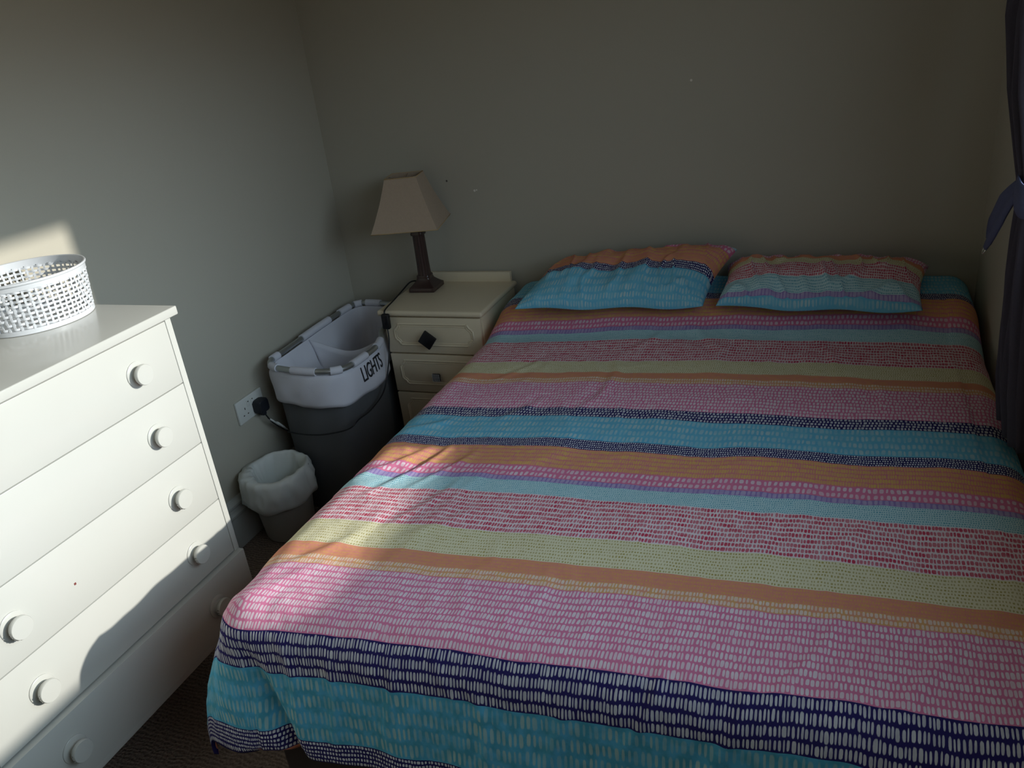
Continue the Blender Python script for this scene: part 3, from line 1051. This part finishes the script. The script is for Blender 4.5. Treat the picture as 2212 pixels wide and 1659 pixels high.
# ------------------------------------------------------------------ waste bin
bcx, bcy = .137, -.902
wb = thing('waste_bin', 'small pale grey plastic bin lined with a white bag beside the skirting', 'bin', (bcx, bcy, 0))
bm = bmesh.new()
lathe(bm, [(.0, .002), (.078, 0.0), (.086, .004), (.089, .012), (.112, .245), (.116, .256), (.114, .260), (.110, .256), (.087, .012), (0, .008)], (bcx, bcy, 0), 64)
link('bucket', bm, M['bin'], wb, True, 40)
bm = bmesh.new()
rows = []
for i in range(120):
    a = 2 * PI * i / 120
    ca, sa = math.cos(a), math.sin(a)
    puff = .010 * (1 + math.cos(a - math.radians(215))) * .5          # fuller on the left
    row = []
    for r_, h in ((.116, .150), (.1185, .152), (.120, .165), (.123, .185), (.125, .205), (.124, .228), (.121, .248), (.116, .264), (.109, .268), (.104, .258), (.100, .235), (.096, .20), (.092, .15), (.088, .09), (.083, .03), (.04, .016)):
        w_ = mn.noise(Vector((ca * 2.3, sa * 2.3, h * 16))) * .009 + mn.noise(Vector((ca * 5, sa * 5, h * 30 + 3))) * .008 + (.5 - abs(mn.noise(Vector((ca * 9, sa * 9, h * 22 + 9))))) * .004
        if h < .155: w_ *= .3
        outside = r_ > .1155
        rr = r_ + (w_ + puff * (h > .16) if outside else w_ * 1.3 - .003)
        inward = .02 * max(0, math.cos(a - math.radians(215))) ** 3 if (r_ < .11 and h > .1) else 0
        if h < .155: hh = h + .010 * math.sin(a * 2 + 1) + .006 * math.sin(a * 5)
        else: hh = h + .004 * math.sin(a * 3 + 2) * (h > .2)
        rr = rr - inward
        row.append((max(bcx + rr * ca, .004 if hh > .185 else .024), bcy + rr * sa, hh))
    rows.append(row)
grid(bm, rows, closed_u=True)
o = link('bin_liner', bm, M['liner'], wb, True)

# ------------------------------------------------------------------ chest of drawers
cx0, cx1, cya, cyb, czt = .03, .464, -2.255, -1.486, 1.0818
ch = thing('chest_of_drawers', 'tall white chest of five drawers against the left wall with chipped round knobs', 'chest of drawers', (.25, -1.87, 0))
bm = bmesh.new()
box(bm, (cx0, cya, .195), (cx1 - .012, cyb, 1.06))
for a, b in ((cya, cya + .018), (cyb - .018, cyb)):
    box(bm, (cx0, a, .195), (cx1, b, 1.06), .0015)
link('carcass', bm, M['chest'], ch, True, 30)
bm = bmesh.new(); box(bm, (cx0 - .01, cya - .012, 1.06), (cx1 + .018, cyb + .012, czt), .003, 3)
link('top', bm, M['chest'], ch, True, 35)
bx('bottom_rail', (cx1 - .03, cya + .01, .190), (cx1 + .006, cyb - .01, .219), M['chest'], ch, .002)
for x in (cx0 + .03, cx1 - .035):
    for y in (cya + .04, cyb - .04):
        bm = bmesh.new(); lathe(bm, [(.013, 0), (.015, .01), (.022, .17), (.024, .196)], (x, y, 0), 24)
        link('leg', bm, M['chest'], ch, True, 40)
zs = [1.0535, .8905, .7220, .5523, .3860, .222]
kz = [.9715, .8088, .6351, .4696, .3018]
for i in range(5):
    proud = .018 if i == 4 else 0
    ins = .0035 if i == 4 else .0195
    bm = bmesh.new()
    box(bm, (cx1 - .016, cya + ins, zs[i + 1] + (.001 if i < 4 else -.004)), (cx1 + proud, cyb - ins, zs[i] - .0012), .0016, 2)
    d = link('drawer', bm, M['chest'], ch, True, 35)
    for y in (-2.1039, -1.6303):
        bm = bmesh.new()
        X0 = cx1 + proud
        lathe(bm, [(.0, -.001), (.0305, -.001), (.0305, .0020), (.029, .0032), (.019, .0040), (.0165, .007), (.0165, .012), (.020, .0155), (.0238, .017), (.0245, .0185), (.0245, .0245), (.0235, .0262), (.0, .0268)],
              (X0, y, kz[i] - .002 if i < 4 else kz[i]), 40, axis='x')
        if i >= 2:   # chips on the rim
            for q in range(5 if i == 2 else 3):
                a = math.radians(200 + q * 17 - 10 * i)
                c_ = Vector((X0 + .0215, y + .0240 * math.cos(a), kz[i] - .002 + .0240 * math.sin(a)))
                box(bm, c_ - Vector((.0024, .0018, .0014)), c_ + Vector((.0024, .0018, .0014)), .0005, 1, mi=1)
        link('knob', bm, [M['chest'], M['gap']], d, True, 35)
bm = bmesh.new(); box(bm, (cx1 - .0005, -1.957, .6185), (cx1 + .0006, -1.952, .6235), 0)
o = link('paint_chip', bm, plain('reddish bare wood', (110, 50, 45), .8), ch)

# ------------------------------------------------------------------ plastic basket on the chest
bkx, bky, bz = .152, -1.585, czt
bk = thing('woven_basket', 'round white plastic basket with open weave on the chest of drawers', 'basket', (bkx, bky, bz))
N_, HB = 60, .118


def brad(h):
    return .1255 + .011 * h / HB


bm = bmesh.new()
lathe(bm, [(0, .0005), (.124, .0005), (.1285, .001), (.1285, .012), (.1262, .0125), (.1255, .004), (0, .004)], (bkx, bky, bz), 96)
link('basket_base', bm, M['basket'], bk, True, 35)
bm = bmesh.new()
rows = []
for i in range(128):
    a = 2 * PI * i / 128
    rows.append([(bkx + (brad(HB) + r_) * math.cos(a), bky + (brad(HB) + r_) * math.sin(a), bz + HB + z_) for r_, z_ in ((-.001, -.014), (.001, -.014), (.002, -.003), (.0045, -.002), (.0055, .001), (.0045, .004), (.0015, .0045), (-.001, .003), (-.001, -.003))])
grid(bm, rows, closed_u=True, closed_v=True)
link('rim', bm, M['basket'], bk, True, 50)
bm = bmesh.new()
nlev = 9
for i in range(N_):                              # uprights
    a = 2 * PI * i / N_
    rows = []
    for q in range(25):
        h = .011 + (HB - .022) * q / 24
        lev = (h - .011) / (HB - .022) * nlev
        wv = .0016 * math.cos(PI * lev) * (1 if i % 2 else -1)
        r_ = brad(h) + wv
        t_ = Vector((-math.sin(a), math.cos(a), 0)); n_ = Vector((math.cos(a), math.sin(a), 0))
        p = Vector((bkx, bky, bz + h)) + n_ * r_
        rows.append([p + t_ * .0024 + n_ * .0008, p - t_ * .0024 + n_ * .0008, p - t_ * .0024 - n_ * .0008, p + t_ * .0024 - n_ * .0008])
    grid(bm, rows, closed_v=True)
for l_ in range(nlev):                           # hoops weaving in and out
    h = .011 + (HB - .022) * (l_ + .5) / nlev
    rows = []
    for q in range(N_ * 6):
        a = 2 * PI * q / (N_ * 6)
        wv = -.0018 * math.cos(a * N_ / 2) * (1 if l_ % 2 else -1)
        r_ = brad(h) + wv
        c_, s_ = math.cos(a), math.sin(a)
        rows.append([(bkx + (r_ + d_) * c_, bky + (r_ + d_) * s_, bz + h + z_) for d_, z_ in ((.0009, .0026), (.0009, -.0026), (-.0009, -.0026), (-.0009, .0026))])
    grid(bm, rows, closed_u=True, closed_v=True)
link('woven_wall', bm, M['basket'], bk, True, 40)

# ------------------------------------------------------------------ curtain with tie-back
cur = thing('curtain', 'dark indigo curtain gathered beside the window at the right edge', 'curtain', (2.33, -.85, 1.4))
lev = [  # z, far y, near y, x, depth of folds
    (2.30, -.62, -.925, 2.325, .030), (1.90, -.62, -.925, 2.320, .030), (1.62, -.60, -.93, 2.312, .028), (1.50, -.595, -.935, 2.306, .026), (1.36, -.745, -.95, 2.307, .024), (1.26, -.880, -.99, 2.313, .020), (1.19, -.935, -1.03, 2.317, .014),
    (1.13, -.930, -1.04, 2.318, .012), (1.08, -.900, -1.045, 2.322, .014), (.98, -.880, -1.06, 2.328, .020), (.85, -.875, -1.08, 2.335, .024), (.74, -.90, -1.10, 2.338, .024), (.636, -.93, -1.12, 2.345, .018)]
zq = np.linspace(2.30, .636, 84)
L_ = np.array(lev)[::-1]
bm = bmesh.new()
rows = []
for z_ in zq:
    fy_, ny_, xx_, dp_ = (np.interp(z_, L_[:, 0], L_[:, c_]) for c_ in (1, 2, 3, 4))
    row = []
    for q in range(61):
        t = q / 60
        y = fy_ + (ny_ - fy_) * t
        x = xx_ + dp_ * math.sin(t * PI * 9 + .6 * math.sin(z_ * 3)) + .004 * math.sin(t * 40 + z_ * 9)
        row.append((min(x, RX - .004), y, z_))
    rows.append(row)
grid(bm, rows)
cl_ = link('curtain_panel', bm, M['curtain'], cur, True)
m_ = cl_.modifiers.new('s', 'SOLIDIFY'); m_.thickness = .002
# tie-back: band around the gather, its loose end hanging with a wire ring
bm = bmesh.new()
pts = [(2.298, -.965, 1.18), (2.292, -1.00, 1.175), (2.297, -1.05, 1.17), (2.33, -1.065, 1.175), (2.350, -1.0, 1.18), (2.345, -.945, 1.185), (2.318, -.935, 1.185)]
rows = []
for p in catmull(pts, 8, closed=True):
    rows.append([p + Vector((0, 0, .032)), p + Vector((-.003, 0, .01)), p + Vector((-.003, 0, -.015)), p + Vector((0, 0, -.034))])
grid(bm, rows, closed_u=True)
tb = link('tieback', bm, M['strap'], cur, True)
m_ = tb.modifiers.new('s', 'SOLIDIFY'); m_.thickness = .003
bm = bmesh.new()
mid = catmull([(2.300, -.955, 1.175), (2.292, -.890, 1.125), (2.288, -.835, 1.075), (2.287, -.785, 1.035), (2.288, -.757, 1.003)], 8)
wid = np.interp(np.linspace(0, 1, len(mid)), [0, .3, .7, 1], [.030, .052, .048, .022])
rows = []
for p, w_ in zip(mid, wid):
    dv = Vector((0, .55, .83)) if True else None
    dv.normalize()
    rows.append([p + Vector((.35, .45, -.75)).normalized() * 0 + Vector((.004 * math.sin(q * PI), .78 * w_ * (q - .5) * 2 * .8, .62 * w_ * (q - .5) * 2 * .8)) + Vector((-.007 * math.sin(q * PI * 2), 0, 0)) for q in [k_ / 8 for k_ in range(9)]])
grid(bm, rows)
te = link('loose_end', bm, M['strap'], tb, True)
m_ = te.modifiers.new('s', 'SOLIDIFY'); m_.thickness = .004
bm = bmesh.new()
rc = Vector((2.287, -.742, .985))
pts = [rc + Vector((.004 * math.sin(a), .012 * math.cos(a), .011 * math.sin(a))) for a in [2 * PI * q / 28 for q in range(28)]]
tube(bm, pts, .0012, 8, closed=True)
link('wire_ring', bm, M['chrome'], tb, True)
